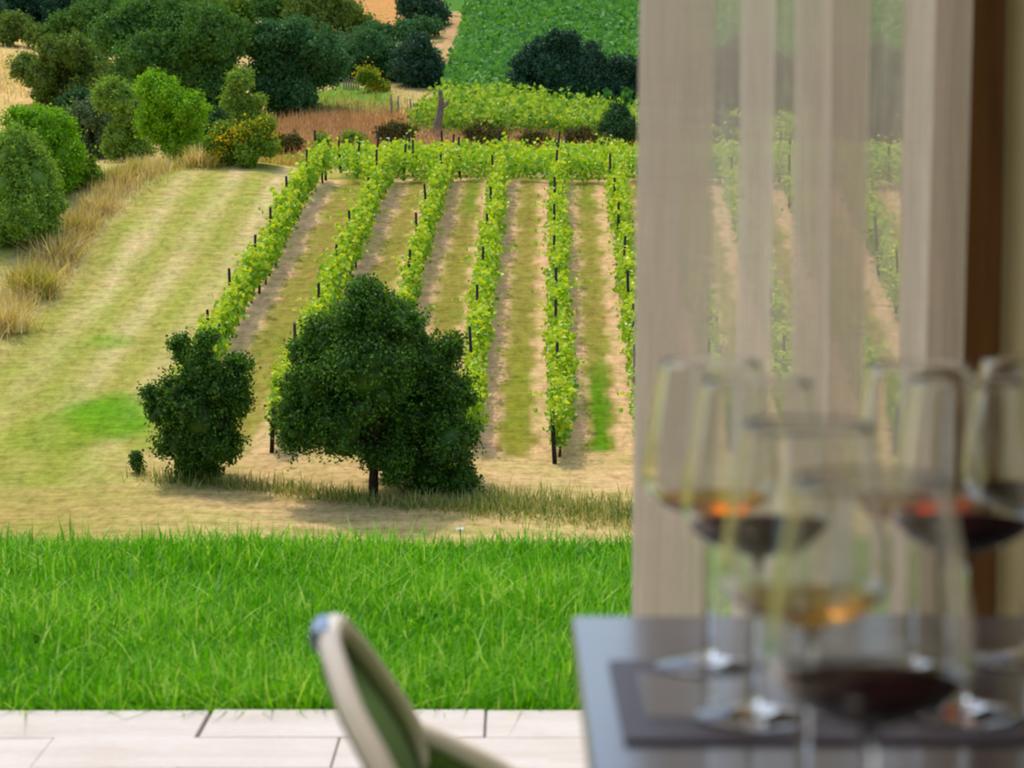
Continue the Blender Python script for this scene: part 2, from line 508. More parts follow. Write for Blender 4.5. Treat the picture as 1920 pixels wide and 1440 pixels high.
# --- the two trees in the near field
tree('field_tree', 'large dark green round-crowned tree standing below the vine rows', 'tree', None, (700, 932),
     [(682, 590, 62), (615, 640, 55), (745, 610, 55), (690, 700, 95), (590, 730, 66), (790, 690, 70), (560, 800, 56), (640, 800, 70), (770, 790, 90), (850, 740, 44),
      (845, 830, 58), (860, 905, 40), (800, 890, 52), (740, 870, 42), (680, 548, 26), (850, 655, 26), (568, 665, 30), (705, 850, 36)],
     M['tree_near'], 7.5, 11, cover=.95, trunk_r=.16, depth=.3, core=.42)
tree('field_tree', 'smaller bushy dark green tree with pointed top beside the big round tree', 'tree', None, (372, 905),
     [(372, 690, 40), (335, 745, 48), (415, 725, 50), (305, 775, 36), (380, 790, 66), (440, 760, 34), (340, 825, 52), (415, 840, 40), (370, 870, 48), (345, 665, 20), (385, 640, 18), (330, 645, 14), (280, 740, 16), (440, 690, 24)],
     M['tree_near'], 7.5, 12, cover=.95, depth=.3, core=.42)
tree('sapling', 'tiny green sapling in the straw beside the smaller bushy tree', 'sapling', None, (256, 888), [(256, 870, 10), (254, 857, 7), (260, 878, 8)], M['tree_near'], 5, 13, trunk=False, part='foliage')

# --- hedgerow on the left, nearest first
H = 'hedgerow trees along the mown field'
hedge = [
    ('shrub', 'soft mid-green rounded bush lowest in the hedgerow, above dry grass clumps', (58, 470), [(30, 290, 55), (60, 340, 56), (15, 350, 60), (50, 400, 52), (90, 385, 30), (10, 430, 46), (80, 430, 32)], 'bush_green', 6, 21),
    ('shrub', 'glossy bright green dome-shaped bush just behind the soft mid-green one', (100, 372), [(40, 240, 44), (90, 245, 48), (120, 290, 40), (60, 290, 50), (125, 335, 28), (100, 345, 34)], 'bush_bright', 6, 22),
    ('shrub', 'low dark green bush with yellowish sprigs at foot of the glossy dome', (160, 352), [(160, 318, 24), (176, 335, 18), (150, 340, 18)], 'broom', 6, 23),
    ('shrub', 'grey-green umbrella-shaped bush between the glossy dome and bright round tree', (170, 300), [(160, 214, 32), (132, 222, 24), (190, 228, 26), (200, 252, 22), (150, 262, 24), (180, 280, 20)], 'bush_grey', 6, 24),
    ('shrub', 'dark green bush filling the gap left of the bright round tree', (236, 306), [(225, 190, 40), (200, 180, 30), (250, 220, 40), (230, 260, 38), (260, 285, 26), (212, 280, 22)], 'bush_green', 6, 25),
    ('shrub', 'shadowy dark shrub filling the foot of the hedge behind the umbrella-shaped bush', (205, 296), [(150, 190, 26), (180, 200, 26), (205, 225, 30), (195, 262, 26), (120, 200, 20)], 'oak_dark', 6, 35),
    ('shrub', 'dark shrub between the bright round tree and the yellow flowering shrub', (392, 300), [(392, 250, 22), (385, 275, 22), (400, 225, 22), (398, 292, 14)], 'oak_dark', 6, 36),
    ('round_tree', 'bright green compact rounded tree at top corner of the mown field', (328, 304), [(285, 162, 32), (310, 190, 44), (345, 205, 40), (300, 230, 46), (348, 245, 36), (330, 275, 34)], 'bush_bright', 6, 26),
    ('oak_tree', 'olive-green oak spreading over the pale dry slope at far left', (120, 205), [(50, 125, 26), (100, 100, 32), (140, 95, 32), (75, 150, 30), (120, 145, 40), (165, 130, 36), (200, 150, 34), (150, 175, 30), (32, 130, 16), (90, 178, 28)], 'oak_olive', 6, 27),
    ('oak_tree', 'tall broad green oak rising highest in the middle of the hedgerow', (372, 236), [(220, 60, 50), (270, 40, 50), (330, 50, 60), (390, 60, 56), (260, 105, 50), (330, 110, 60), (400, 120, 56), (430, 70, 40), (370, 165, 54), (420, 185, 44), (240, 140, 34), (395, 220, 34), (440, 225, 32), (425, 250, 28), (345, 215, 26)], 'oak', 6.5, 28),
    ('sapling', 'light green sapling with upright sprigs above the yellow flowering shrub', (452, 262), [(450, 150, 24), (440, 190, 26), (465, 215, 26), (480, 195, 16), (450, 235, 24)], 'bush_green', 6, 29),
    ('oak_tree', 'dense dark oak beside the reddish dry grass clearing', (560, 212), [(500, 80, 44), (550, 70, 46), (600, 90, 42), (520, 130, 48), (570, 135, 48), (610, 130, 36), (520, 180, 34), (560, 180, 36), (490, 150, 36), (630, 115, 26)], 'oak_far', 6, 30),
    ('oak_tree', 'green oak directly behind the small yellow broom bush', (690, 150), [(650, 95, 34), (690, 85, 36), (730, 110, 36), (670, 125, 30), (720, 140, 30), (640, 130, 26), (750, 135, 26)], 'oak_far', 5.5, 31),
    ('oak_tree', 'dark blue-green oak at hedgerow end beside the dirt track', (795, 164), [(780, 90, 30), (800, 120, 32), (770, 130, 34), (830, 145, 20), (790, 150, 26), (755, 110, 26)], 'oak_deep', 5.5, 32),
    ('shrub', 'small dark rounded shrub low on the dirt track edge', (842, 160), [(838, 148, 13), (826, 152, 11)], 'oak_deep', 5, 33),
]
for nm, lab, base, bl, mk, lp, sd in hedge:
    tree(nm, lab, 'shrub' if nm == 'shrub' else 'tree', H, base, bl, M[mk], lp, sd, cover=1.0)

HF = 'woodland trees at the top of the view'
for nm, lab, base, bl, mk, sd in [
    ('oak_tree', 'olive-topped dark tree above the pale dry slope, topmost corner', (30, 88), [(22, 45, 26), (50, 58, 22), (70, 70, 20), (10, 65, 22)], 'oak_olive', 41),
    ('oak_tree', 'light green spreading tree behind the olive-green oak', (160, 100), [(120, 45, 30), (160, 30, 36), (200, 20, 36), (140, 70, 26), (180, 65, 30), (95, 62, 16)], 'oak', 42),
    ('oak_tree', 'pale green treetop behind the tall broad oak', (330, 60), [(270, 5, 36), (330, -5, 40), (400, 5, 40), (460, 15, 34)], 'bush_green', 43),
    ('oak_tree', 'brownish dark tree at top edge above the dense dark oak', (640, 62), [(560, 15, 34), (610, 10, 36), (650, 30, 34), (680, 50, 26), (590, 45, 30)], 'oak_olive', 44),
    ('oak_tree', 'green tree at the top edge between pale treetop and brownish dark tree', (525, 62), [(500, 8, 34), (535, 14, 32), (515, 36, 30), (548, 38, 22)], 'oak', 48),
    ('oak_tree', 'dark crown just under the bare orange clearing', (720, 80), [(700, 62, 22), (730, 70, 22), (755, 65, 20)], 'oak_far', 45),
    ('oak_tree', 'very dark tree at the top edge beside the orange clearing', (790, 52), [(765, 10, 26), (800, 5, 28), (820, 30, 20), (780, 38, 24)], 'oak_deep', 46),
    ('oak_tree', 'layered dark tree just above the track bend', (778, 72), [(760, 52, 18), (790, 50, 20), (815, 52, 14)], 'oak_far', 47),
]:
    tree(nm, lab, 'tree', HF, base, bl, M[mk], 5.5, sd, cover=1.0, trunk=False, part='crown')
# dark distant wood behind the far-left corner
for i, (x, y, r) in enumerate([(-40, 10, 40), (30, -8, 30), (70, -15, 34), (110, 0, 32), (155, -20, 30)]):
    tree('distant_tree', 'blue-black distant tree in the wood beyond the far left corner', 'tree', 'distant dark wood', (x, y + 50), [(x, y, r), (x + 14, y + 14, r * .8), (x - 10, y + 26, r * .8), (x + 12, y + 34, r * .6)], M['oak_deep'], 5, 60 + i, trunk=False, cover=.9)

# --- dark clump standing in front of the far vineyard
HC = 'dark trees below the far vineyard'
clump = [
    ('broad dark tree, leftmost of the clump below the far vineyard', (1010, 186), [(985, 120, 26), (1010, 95, 26), (1030, 130, 34), (1000, 160, 30), (975, 145, 20)], 'oak_deep'),
    ('tallest dark tree of the clump with twin pointed tops', (1065, 188), [(1040, 75, 18), (1070, 90, 24), (1045, 110, 32), (1085, 120, 34), (1060, 150, 38), (1068, 70, 10), (1100, 150, 30)], 'oak_deep'),
    ('pointed dark conifer in the clump, next to the tallest tree', (1120, 190), [(1110, 88, 10), (1112, 108, 18), (1122, 130, 26), (1130, 160, 28)], 'oak_deep'),
    ('low dark tree of the clump nearest the curtain edge', (1175, 194), [(1160, 125, 22), (1185, 130, 26), (1160, 160, 28), (1195, 165, 28), (1205, 125, 18)], 'oak_deep'),
    ('dark tree behind the first folds of the sheer curtain', (1265, 200), [(1235, 120, 30), (1270, 115, 34), (1300, 140, 34), (1250, 160, 36)], 'oak_deep'),
    ('dark tree behind the middle folds of the sheer curtain', (1390, 205), [(1350, 120, 36), (1400, 100, 40), (1440, 130, 40), (1380, 165, 44)], 'oak_deep'),
    ('dark tree seen through the clearest fold of the curtain', (1600, 208), [(1520, 130, 40), (1570, 110, 40), (1640, 120, 44), (1700, 130, 40), (1600, 165, 48), (1680, 170, 40)], 'oak_far'),
]
for i, (lab, base, bl, mk) in enumerate(clump):
    tree('dark_tree', lab, 'tree', HC, (base[0], base[1] + 12), bl + [(x, y + 24, r) for x, y, r in bl if y >= 140], M[mk], 5.5, 70 + i, trunk=False, cover=1.05)

# --- low shrubs on the dry bank above the vines
HS = 'low shrubs on the dry bank above the vines'
low = [
    ('small round green shrub alone in the reddish dry grass', (608, 290), [(606, 272, 14), (612, 280, 12), (602, 262, 8)], 'bush_green'),
    ('low green shrub at left end of the vine band', (668, 284), [(655, 262, 14), (672, 266, 14), (664, 274, 14)], 'bush_green'),
    ('dark low bush left of the dead tree trunk', (745, 276), [(720, 250, 14), (745, 244, 16), (765, 250, 14), (735, 260, 14)], 'bush_brown'),
    ('russet spreading bush right of the dead tree trunk', (905, 282), [(890, 252, 18), (920, 258, 18), (940, 262, 14), (900, 268, 16)], 'bush_brown'),
    ('yellow-green sprawling bush just behind the russet one', (920, 256), [(910, 232, 14), (930, 240, 14), (900, 244, 12)], 'broom'),
    ('brownish hummock shrub in the middle of the dry bank', (1002, 284), [(990, 262, 14), (1012, 264, 15), (1030, 270, 10)], 'bush_brown'),
    ('brown-green shrub next to the dark round bush', (1090, 282), [(1075, 258, 14), (1098, 256, 16), (1115, 268, 12)], 'bush_brown'),
    ('small yellowish shrub in front of the dark round bush', (1140, 286), [(1132, 272, 10), (1150, 274, 10)], 'broom'),
    ('dark green upright rounded bush standing before the second vine block', (1160, 282), [(1158, 216, 22), (1150, 240, 26), (1172, 240, 24), (1160, 262, 28)], 'oak_dark'),
    ('dark shrub half hidden by the curtain edge', (1215, 284), [(1210, 250, 20), (1230, 240, 22)], 'oak_dark'),
    ('wide dark shrub seen through the first curtain folds', (1330, 286), [(1290, 240, 26), (1340, 235, 30), (1390, 245, 26)], 'oak_dark'),
    ('wide dark shrub seen through the clearest curtain fold', (1640, 288), [(1560, 235, 34), (1640, 225, 38), (1710, 240, 34)], 'oak_dark'),
    ('dark spiky shrub at the foot of the reddish clearing', (545, 300), [(528, 270, 16), (550, 268, 14), (540, 284, 12)], 'bush_brown'),
]
for i, (lab, base, bl, mk) in enumerate(low):
    tree('shrub', lab, 'shrub', HS, base, bl, M[mk], 5.5, 90 + i, trunk=False, part='foliage', cover=1.0)

tree('broom_shrub', 'yellow-flowering broom shrub at the top edge of the mown field', 'shrub', None, (455, 312),
     [(420, 250, 24), (400, 272, 20), (445, 262, 28), (480, 255, 26), (500, 275, 22), (425, 290, 22), (460, 292, 24), (495, 235, 18)], M['broom'], 5.5, 110, part='foliage',
     blossoms=[(420, 262, 20, 60), (450, 250, 22, 70), (485, 240, 22, 60), (408, 285, 12, 30), (470, 268, 14, 60), (510, 262, 14, 30)])
tree('broom_shrub', 'small bright yellow broom bush beneath the far oak, beside the pale palings', 'shrub', None, (690, 172),
     [(682, 145, 14), (694, 142, 14), (704, 158, 14), (716, 166, 10)], M['broom'], 5, 111, trunk=False, part='foliage',
     blossoms=[(685, 140, 16, 110), (698, 150, 16, 110), (712, 166, 10, 40)])

# dead trunk and old posts
B = hit(822, 262); s = B[1] / FPX
r_ = empty('dead_trunk', B); tag(r_, 'grey dead tree trunk with a stub branch in front of second vine block', 'dead trunk')
t = MB(); t.tube(catmull([(0, 0, -.2), (-.05, 0, 26 * s), (.1, 0, 50 * s), (.16, .05, 76 * s), (.1, 0, 92 * s)], 5), np.linspace(.3, .11, 21), 9); t.build('bole', M['stump'], r_, smooth=True)
t = MB(); t.tube([(.1, 0, 58 * s), (.42, 0, 64 * s), (.6, .05, 74 * s)], [.13, .1, .05], 7); t.build('branch', M['stump'], r_, smooth=True)
for i, (x, y, h) in enumerate([(734, 222, 44), (746, 220, 40), (770, 232, 46), (1205 - 15, 250, 40)]):
    b = hit(x, y); s = b[1] / FPX
    t = MB(); t.tube([(0, 0, -.2), (.02, 0, h * s * .5), (-.03 + .05 * (i % 2), 0, h * s)], [.07, .065, .055], 7)
    o = t.build('fence_post', M['post_pale'], None, b, True)
    tag(o, ['thin pale post at the near corner of the second vine block, first of a pair', 'thin pale post just right of its twin by the second vine block',
            'grey pale post between the twin posts and the dead trunk', 'pale post beside the dark round bush'][i], 'post', 'old fence posts on the dry bank')
for i in range(7):
    b = hit(645 + i * 4.5, 168); s = b[1] / FPX
    t = MB(); t.box((-.05, -.03, -.2), (.05, .03, (20 + 3 * (i % 3)) * s)); o = t.build('paling', M['post_pale'], None, b)
    tag(o, 'pale upright paling standing left of the small yellow broom bush', 'fence paling', 'pale palings under the far oak')

# ------------------------------------------------------------------ vines
def vine_variant(i):
    rng = np.random.default_rng(200 + i)
    n = 330
    a = rng.uniform(-.78, .78, n); h = rng.beta(1.7, 1.5, n) * 1.35 + .38
    wid = .36 * np.sin(np.clip((h - .25) / 1.5, 0, 1) * np.pi) ** .6 * .62 + .04
    b = rng.normal(size=n) * wid * .75
    P = np.stack([b, a, h], 1)
    m = 70                                                     # upright and sideways shoots
    k = rng.integers(0, 12, m); sx = rng.normal(size=12) * .16; sy = rng.uniform(-.7, .7, 12); lean = rng.normal(size=(12, 2)) * .35; top = rng.uniform(.2, .65, 12)
    t = rng.random(m)
    Q = np.stack([sx[k] + lean[k, 0] * t, sy[k] + lean[k, 1] * t, 1.45 + top[k] * t], 1) + rng.normal(size=(m, 3)) * .04
    P = np.concatenate([P, Q])
    out = unit(P - np.array([0, 0, 1.0]) * np.array([1, 0, 1]) * 1.0)
    nn = unit(out * np.array([1, .3, .7]) + rng.normal(size=P.shape) * .7 + np.array([0, 0, .35]))
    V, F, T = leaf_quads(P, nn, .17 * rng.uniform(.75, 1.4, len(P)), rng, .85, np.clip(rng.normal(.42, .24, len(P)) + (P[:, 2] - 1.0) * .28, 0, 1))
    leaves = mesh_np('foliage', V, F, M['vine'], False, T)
    w = MB(); w.tube(catmull([(0, 0, -.1), (.03, .02, .3), (-.02, -.02, .6), (0, .02, .95)], 4), np.linspace(.05, .03, 13), 7)
    w.tube([(0, 0, .62), (0, .4, .72), (0, .75, .74)], [.025, .02, .012], 5); w.tube([(0, 0, .62), (0, -.4, .72), (0, -.75, .74)], [.025, .02, .012], 5)
    V = np.concatenate(w.V); wood = mesh_np('trunk', V, [np.array(f) for f in w.F.values()], M['bark'], True)
    return leaves, wood
VINES = [vine_variant(i) for i in range(9)]
tp = MB(); tp.tube([(0, 0, -.25), (0, 0, 1.0), (.01, 0, 2.28)], [.06, .055, .05], 7)
POST = mesh_np('vine_post', np.concatenate(tp.V), [np.array(f) for f in tp.F.values()], M['post'], True)

ordn = ['first vine row along the mown field', 'second vine row from the mown field', 'third vine row, behind the big round tree', 'fourth vine row, touching the right side of big tree',
        'fifth vine row, with the lone end post', 'sixth vine row, last before the curtain', 'seventh vine row, behind the curtain hem', 'eighth vine row, behind the curtain folds',
        'ninth vine row, behind the curtain middle', 'tenth vine row, behind the clearest curtain fold', 'eleventh vine row, behind the curtain end']
nv = 0
for k, (a_, b_) in enumerate(ROWW):
    d = b_ - a_; ln = float(np.hypot(d[0], d[1])); n = int(ln / 1.3); ang = math.atan2(-d[0], d[1])
    for i in range(n + 1):
        t = (i + .25) / (n + .5)
        X, Y = a_[0] + d[0] * t + R.normal() * .05, a_[1] + d[1] * t
        lv, wd = VINES[int(R.integers(0, 9))]
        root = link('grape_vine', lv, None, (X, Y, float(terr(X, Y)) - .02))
        root.rotation_euler = (0.18, 0, ang + (math.pi if R.random() < .5 else 0)); root.rotation_euler[0] *= 1 if abs(root.rotation_euler[2]) < 1.5 else -1
        sc = R.uniform(.86, 1.14); root.scale = (sc * R.uniform(.85, 1.15), 1.0, sc)
        tag(root, 'leafy green grapevine in the ' + ordn[k], 'grapevine', 'grapevines of the ' + ordn[k].split(',')[0])
        w = link('trunk', wd, root)
        nv += 1
    npst = max(4, int(round(ln / 4.6)))
    for i in range(npst + 1):
        t = i / npst
        X, Y = a_[0] + d[0] * t - .12 + R.normal() * .06, a_[1] + d[1] * t - (.5 if i == 0 else 0)
        o = link('vine_post', POST, None, (X, Y, float(terr(X, Y))))
        o.rotation_euler = (R.normal() * .03, R.normal() * .04, 0)
        if i == 0: o.scale = (1.25, 1.25, .72)
        lab = 'dark wooden post rising from the ' + ordn[k]
        if i == 0 and k == 4: lab = 'thick dark end post at the near foot of the fifth vine row'
        tag(o, lab, 'post', 'posts of the ' + ordn[k].split(',')[0])

def vine_mass(name, label, lines, per_m, leaf, mtl, h=1.7, w=.55, base=.35, shoot=.35, seed=1):
    """long rows of vines, too many to count: leaves strewn along rows given by world end points"""
    rng = np.random.default_rng(seed); PP = []; TT = []
    for (a, b) in lines:
        a = np.asarray(a, float); b = np.asarray(b, float); ln = np.linalg.norm(b - a); n = int(ln * per_m)
        t = rng.random(n); q = a[None] + (b - a)[None] * t[:, None]
        nrm = np.array([-(b - a)[1], (b - a)[0]]) / ln
        f = rng.beta(1.6, 1.4, n)
        off = rng.normal(size=n) * w * .5
        x = q[:, 0] + nrm[0] * off; y = q[:, 1] + nrm[1] * off
        lump = .12 * np.sin(t * ln * 2.6 + rng.random() * 6) + .1 * np.sin(t * ln * 5.3)
        z = terr(x, y) + base + f * (h - base) * (1 + lump) + (rng.random(n) < .12) * rng.random(n) * shoot
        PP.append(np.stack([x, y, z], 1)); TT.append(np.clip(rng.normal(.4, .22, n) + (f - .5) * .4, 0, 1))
    P = np.concatenate(PP)
    nn = unit(rng.normal(size=P.shape) * .7 + np.array([-.2, -.35, .6]))
    V, F, T = leaf_quads(P, nn, leaf * rng.uniform(.7, 1.35, len(P)), rng, .85, np.concatenate(TT))
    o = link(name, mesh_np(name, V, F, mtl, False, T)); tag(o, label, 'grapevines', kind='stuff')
    return o

# rows that turn along the crest (their foliage closes the view over the top)
lines = []
for j, (yl, yr) in enumerate([(109.6, 107.6), (111.4, 109.6), (113.4, 111.8), (115.6, 114.2), (118, 117)]):
    X0 = (690 - 960) / FPX * yl - .8 if j < 1 else (645 - 960) / FPX * yl - .2 * j
    X1 = (1830 - 960) / FPX * yr
    gaps = [-99] + ([b[0] for a, b in ROWW] if j < 1 else []) + [99]
    for g0, g1 in zip(gaps[:-1], gaps[1:]):
        x0, x1 = max(X0, g0 + .25), min(X1, g1 - .25)
        if x1 > x0:
            f = lambda x: yl + (yr - yl) * (x - X0) / (X1 - X0)
            lines.append(((x0, f(x0)), (x1, f(x1))))
vine_mass('crest_vines', 'bright green band of vines along the crest above the rows', lines, 150, .2, M['vine'], 1.3, .75, .1, .4, 300)
for j, px in enumerate([612, 640, 670, 705, 728, 757, 768, 775, 845, 855, 862, 945, 952, 1050, 1058, 1150, 1262, 1370, 1480, 1590, 1690]):
    Y = 109.5 + (j * 37 % 60) / 10
    X = (px - 960) / FPX * Y
    o = link('vine_post', POST, None, (X, Y, float(terr(X, Y)))); o.rotation_euler = (0, R.normal() * .05, 0); o.scale = (1, 1, R.uniform(.7, .84))
    tag(o, 'thin dark post poking out of the vine band on the crest', 'post', 'posts of the crest vines')

# second block of vines on the knoll
lines = []
for j in range(8):
    yl = 145 + j * 1.75; yr = 138.8 + j * .9
    lines.append((((772 - 960) / FPX * yl + .3 * j - .2, yl), ((1760 - 960) / FPX * yr, yr)))
vine_mass('knoll_vines', 'second vine block, yellow-green, on the knoll behind the dry bank', lines, 75, .3, M['vine_mid'], 1.75, 1.1, .2, .4, 301)
# far vineyard
lines = []
for j in range(60):
    yy = 159 + j * 2.35
    xl = 866 if yy > 200 else 862 - (200 - yy) * .8
    if yy > 215: xl = 866 + (yy - 215) * 1.25
    x0 = (xl - 960) / FPX * yy; x1 = (1760 - 960) / FPX * yy
    lines.append(((x0, yy), (x1, yy + 4)))
vine_mass('far_vines', 'far green vineyard covering the hill at the top beside the dirt track', lines, 34, .5, M['vine_far'], 1.5, 1.3, .2, .3, 302)

# ------------------------------------------------------------------ grasses
def blades(base, height, width, rng, lean=.35, droop=.25, tint=None, segs=3):
    n = len(base)
    th = rng.random(n) * 2 * np.pi
    d = np.stack([np.cos(th), np.sin(th), np.zeros(n)], 1)
    la = np.abs(rng.normal(size=n)) * lean
    wdir = np.stack([-np.sin(th + rng.normal(size=n) * .6), np.cos(th), np.zeros(n)], 1)
    wdir = unit(wdir)
    V = []
    for k in range(segs + 1):
        t = k / segs
        c = base + d * (height * (la * t + droop * la * 2.2 * t * t))[:, None] + np.array([0, 0, 1]) * (height * (t - .3 * la * t * t))[:, None]
        w = (width * (1 - t ** 1.6 * .92) * .5)[:, None]
        V += [c - wdir * w, c + wdir * w]
    V = np.stack(V, 1).reshape(-1, 3)
    m = 2 * (segs + 1)
    o = np.arange(n)[:, None] * m
    F = np.concatenate([o + np.array([2 * k, 2 * k + 1, 2 * k + 3, 2 * k + 2]) for k in range(segs)])
    T = np.repeat(rng.random(n) if tint is None else tint, m)
    return V, F, T

def lawn():
    rng = np.random.default_rng(5)
    def area(n, x0, x1, y0, y1):
        return np.stack([rng.uniform(x0, x1, n), rng.uniform(y0, y1, n)], 1)
    p = np.concatenate([area(120000, -1.75, 1.0, 4.885, 7.12), area(26000, -5, -1.75, 4.885, 7.12), area(20000, 1.0, 4.0, 4.885, 7.12)])
    n = len(p)
    edge = 7.08 + .05 * np.sin(p[:, 0] * 5) + .03 * np.sin(p[:, 0] * 13 + 1) - .02 * p[:, 0]
    p = p[p[:, 1] < edge]; n = len(p)
    patch = .5 + .25 * np.sin(p[:, 0] * 5.1 + p[:, 1] * 3.3) + .25 * np.sin(p[:, 0] * 2.3 - p[:, 1] * 6.1 + 2)
    h = rng.gamma(5, .0100, n) * (.75 + .4 * patch); h = np.clip(h, .02, .13)
    w = rng.uniform(.0032, .0078, n)
    base = np.stack([p[:, 0], p[:, 1], np.full(n, -.03)], 1)
    tint = np.clip(rng.normal(.42, .24, n) + (patch - .5) * .22 + (rng.random(n) < .04) * .6, 0, 1)
    V, F, T = blades(base, h, w, rng, .62, .35, tint)
    o = link('lawn_grass', mesh_np('lawn_grass', V, F, M['lawn'], True, T)); tag(o, 'lush bright green lawn grass behind the stone patio', 'grass', kind='stuff')
    m = MB(); m.box((-8, 4.88, -.3), (8, 7.16, -.03)); o = m.build('lawn_soil', plain('lawn_soil', srgb(62, 104, 22), .95, .05, 9, .25)); tag(o, 'green turf bed under the lawn', 'soil', kind='structure')
lawn()

def tuft_mesh(i, mtl, n=240, h=.95, spread=.42):
    rng = np.random.default_rng(400 + i)
    b = np.concatenate([rng.normal(size=(n, 2)) * spread * .5, np.zeros((n, 1))], 1)
    V, F, T = blades(b, h * rng.uniform(.45, 1.1, n), np.full(n, .03), rng, .45, .35)
    return mesh_np('dry_grass_tuft', V, F, mtl, False, T)
TUFT = [tuft_mesh(i, M['drygreen' if i % 3 else 'dry']) for i in range(6)]
tl = [((18, 622), 1.7, 'yellow-green dry grass tuft, lowest along the left edge of the mown field'), ((66, 555), 1.9, 'olive dry grass tuft, second lowest along the field edge'),
      ((42, 540), 1.2, 'pale dry grass tuft behind the two lowest ones'), ((112, 490), 1.7, 'feathery pale golden grass tuft beside the lowest hedge bush'), ((140, 436), 1.2, 'short golden tuft above the feathery pale one'),
      ((95, 470), 1.5, 'straw-coloured tuft hugging the lowest hedge bush'), ((176, 400), 1.2, 'dry tuft at foot of the glossy green dome'), ((212, 345), 1.2, 'small straw tuft below the umbrella-shaped bush'),
      ((250, 330), 1.1, 'straw tuft below the bright round tree'), ((372, 312), 1.5, 'tall feathery grass tuft right of the bright round tree')]
for i, ((x, y), sc, lab) in enumerate(tl):
    b = hit(x, y); o = link('dry_grass_tuft', TUFT[i % 6], None, b); o.scale = (sc, sc, sc * .82); o.rotation_euler = (0, 0, i * 1.3)
    tag(o, lab, 'grass tuft', 'dry grass tufts along the mown field')

def strewn(name, label, pts, h, mtl, width, seed, lean=.4):
    rng = np.random.default_rng(seed)
    P = np.array(pts); P = np.stack([P[:, 0], P[:, 1], terr(P[:, 0], P[:, 1]) - .03], 1); n = len(P)
    V, F, T = blades(P, h * rng.uniform(.35, 1.15, n), width * rng.uniform(.7, 1.3, n), rng, lean, .3)
    o = link(name, mesh_np(name, V, F, mtl, False, T)); tag(o, label, 'grass', kind='stuff')

def along(path, n, wx, wy, seed):
    rng = np.random.default_rng(seed); W = np.array([hit(*p)[:2] for p in path]); seg = np.linalg.norm(np.diff(W, axis=0), axis=1); cu = np.concatenate([[0], np.cumsum(seg)])
    t = rng.random(n) * cu[-1]
    x = np.interp(t, cu, W[:, 0]) + rng.normal(size=n) * wx; y = np.interp(t, cu, W[:, 1]) + rng.normal(size=n) * wy
    return np.stack([x, y], 1)
strewn('tall_dry_grass', 'tall straw-coloured grass along the left edge of the mown field', along([(-40, 640), (60, 545), (140, 445), (215, 355), (300, 316)], 6500, .5, .8, 1), .8, M['dry'], .035, 2)
strewn('field_edge_grass', 'pale seed grass along the top edge of the mown field', along([(280, 314), (400, 312), (520, 308), (600, 300)], 2600, .5, .7, 3), .6, M['drygreen'], .035, 4)
strewn('bank_weeds', 'straggly green weeds along the bank under the two dark trees', np.concatenate([along([(285, 898), (380, 908), (520, 918), (600, 930), (720, 945), (900, 958)], 1900, .4, .35, 5), along([(880, 940), (960, 950), (1080, 960), (1240, 972)], 2600, .4, .8, 6)]), .5, M['weed'], .03, 7, .5)
strewn('red_dry_grass', 'reddish dry grass on the clearing beside the dense dark oak', np.concatenate([along([(500, 285), (600, 275), (760, 268)], 4500, 1.0, 4, 8), along([(500, 255), (600, 245), (760, 240)], 5500, 1.0, 4, 9), along([(780, 270), (960, 275), (1200, 280), (1800, 285)], 8000, 1.0, 4, 10)]), .9, M['dryred'], .06, 11)
strewn('clearing_grass', 'green and straw grass on the upper clearing below the far oak', along([(560, 215), (640, 195), (735, 198)], 1100, 2.5, 5, 12), .6, M['drygreen'], .06, 13)
strewn('slope_grass', 'pale golden grass on the dry slope beyond the olive-green oak', along([(-60, 190), (0, 150), (50, 110)], 2500, 3, 6, 14), .7, M['dry'], .07, 15)

# small white flower at the lawn's far edge
B = np.array(at(862, 1050, 6.95)); B[2] = -.03
r_ = empty('white_flower', B); tag(r_, 'single small white flower at the far edge of the lawn', 'flower')
t = MB(); t.tube([(0, 0, 0), (.004, 0, .05), (0, 0, .09)], .0018, 6); t.build('stem', M['lawn'], r_, tint=np.full(t.n, .4))
V, F, T = leaf_quads(np.array([[.008 * math.cos(a), .008 * math.sin(a), .092] for a in np.arange(0, 6.28, .7)]), np.tile([[0, -.5, .8]], (9, 1)), np.full(9, .013), R)
link('petals', mesh_np('petals', V, F, plain('petal', srgb(240, 240, 240), .6)), r_)

# ------------------------------------------------------------------ patio and room
def stone_mat():
    m, nt, out = mat('pale_sandstone')
    v = coords(nt, (1, 3.2, 1)); n1 = noise(nt, v, 3.5, 5, .6); n2 = noise(nt, coords(nt), 45, 3)
    c = ramp(nt, n1, [(.3, srgb(200, 188, 174)), (.55, srgb(210, 200, 189)), (.8, srgb(216, 207, 200))])
    c2 = ramp(nt, n2, [(.3, (.95, .94, .92, 1)), (.6, (1, 1, 1, 1))])
    b = N(nt, 'ShaderNodeBsdfPrincipled', i_Roughness=.75); b.inputs['Specular IOR Level'].default_value = .2
    L(nt, mixc(nt, 1, c, c2, 'MULTIPLY'), b.inputs['Base Color'])
    bp = N(nt, 'ShaderNodeBump', i_Strength=.25, i_Distance=.006); L(nt, n1, bp.inputs['Height']); L(nt, bp.outputs[0], b.inputs['Normal'])
    L(nt, b.outputs[0], out.inputs[0]); return m
M['stone'] = stone_mat()
m = MB(); tw, td = .56, .24
for r in range(8):
    y1 = 4.868 - r * td; off = -.054 if r % 2 == 0 else -.054 - tw / 2
    for k in range(-9, 9):
        x0 = off + k * tw + random.uniform(-.004, .004)
        m.box((x0 + .0025, max(3.1, y1 - td) + .001, -.05), (x0 + tw - .0025, y1 - .001, random.uniform(-.0012, .0012)), .003)
o = m.build('patio', M['stone']); tag(o, 'pale sandstone patio paving in staggered slabs', 'patio', kind='structure')
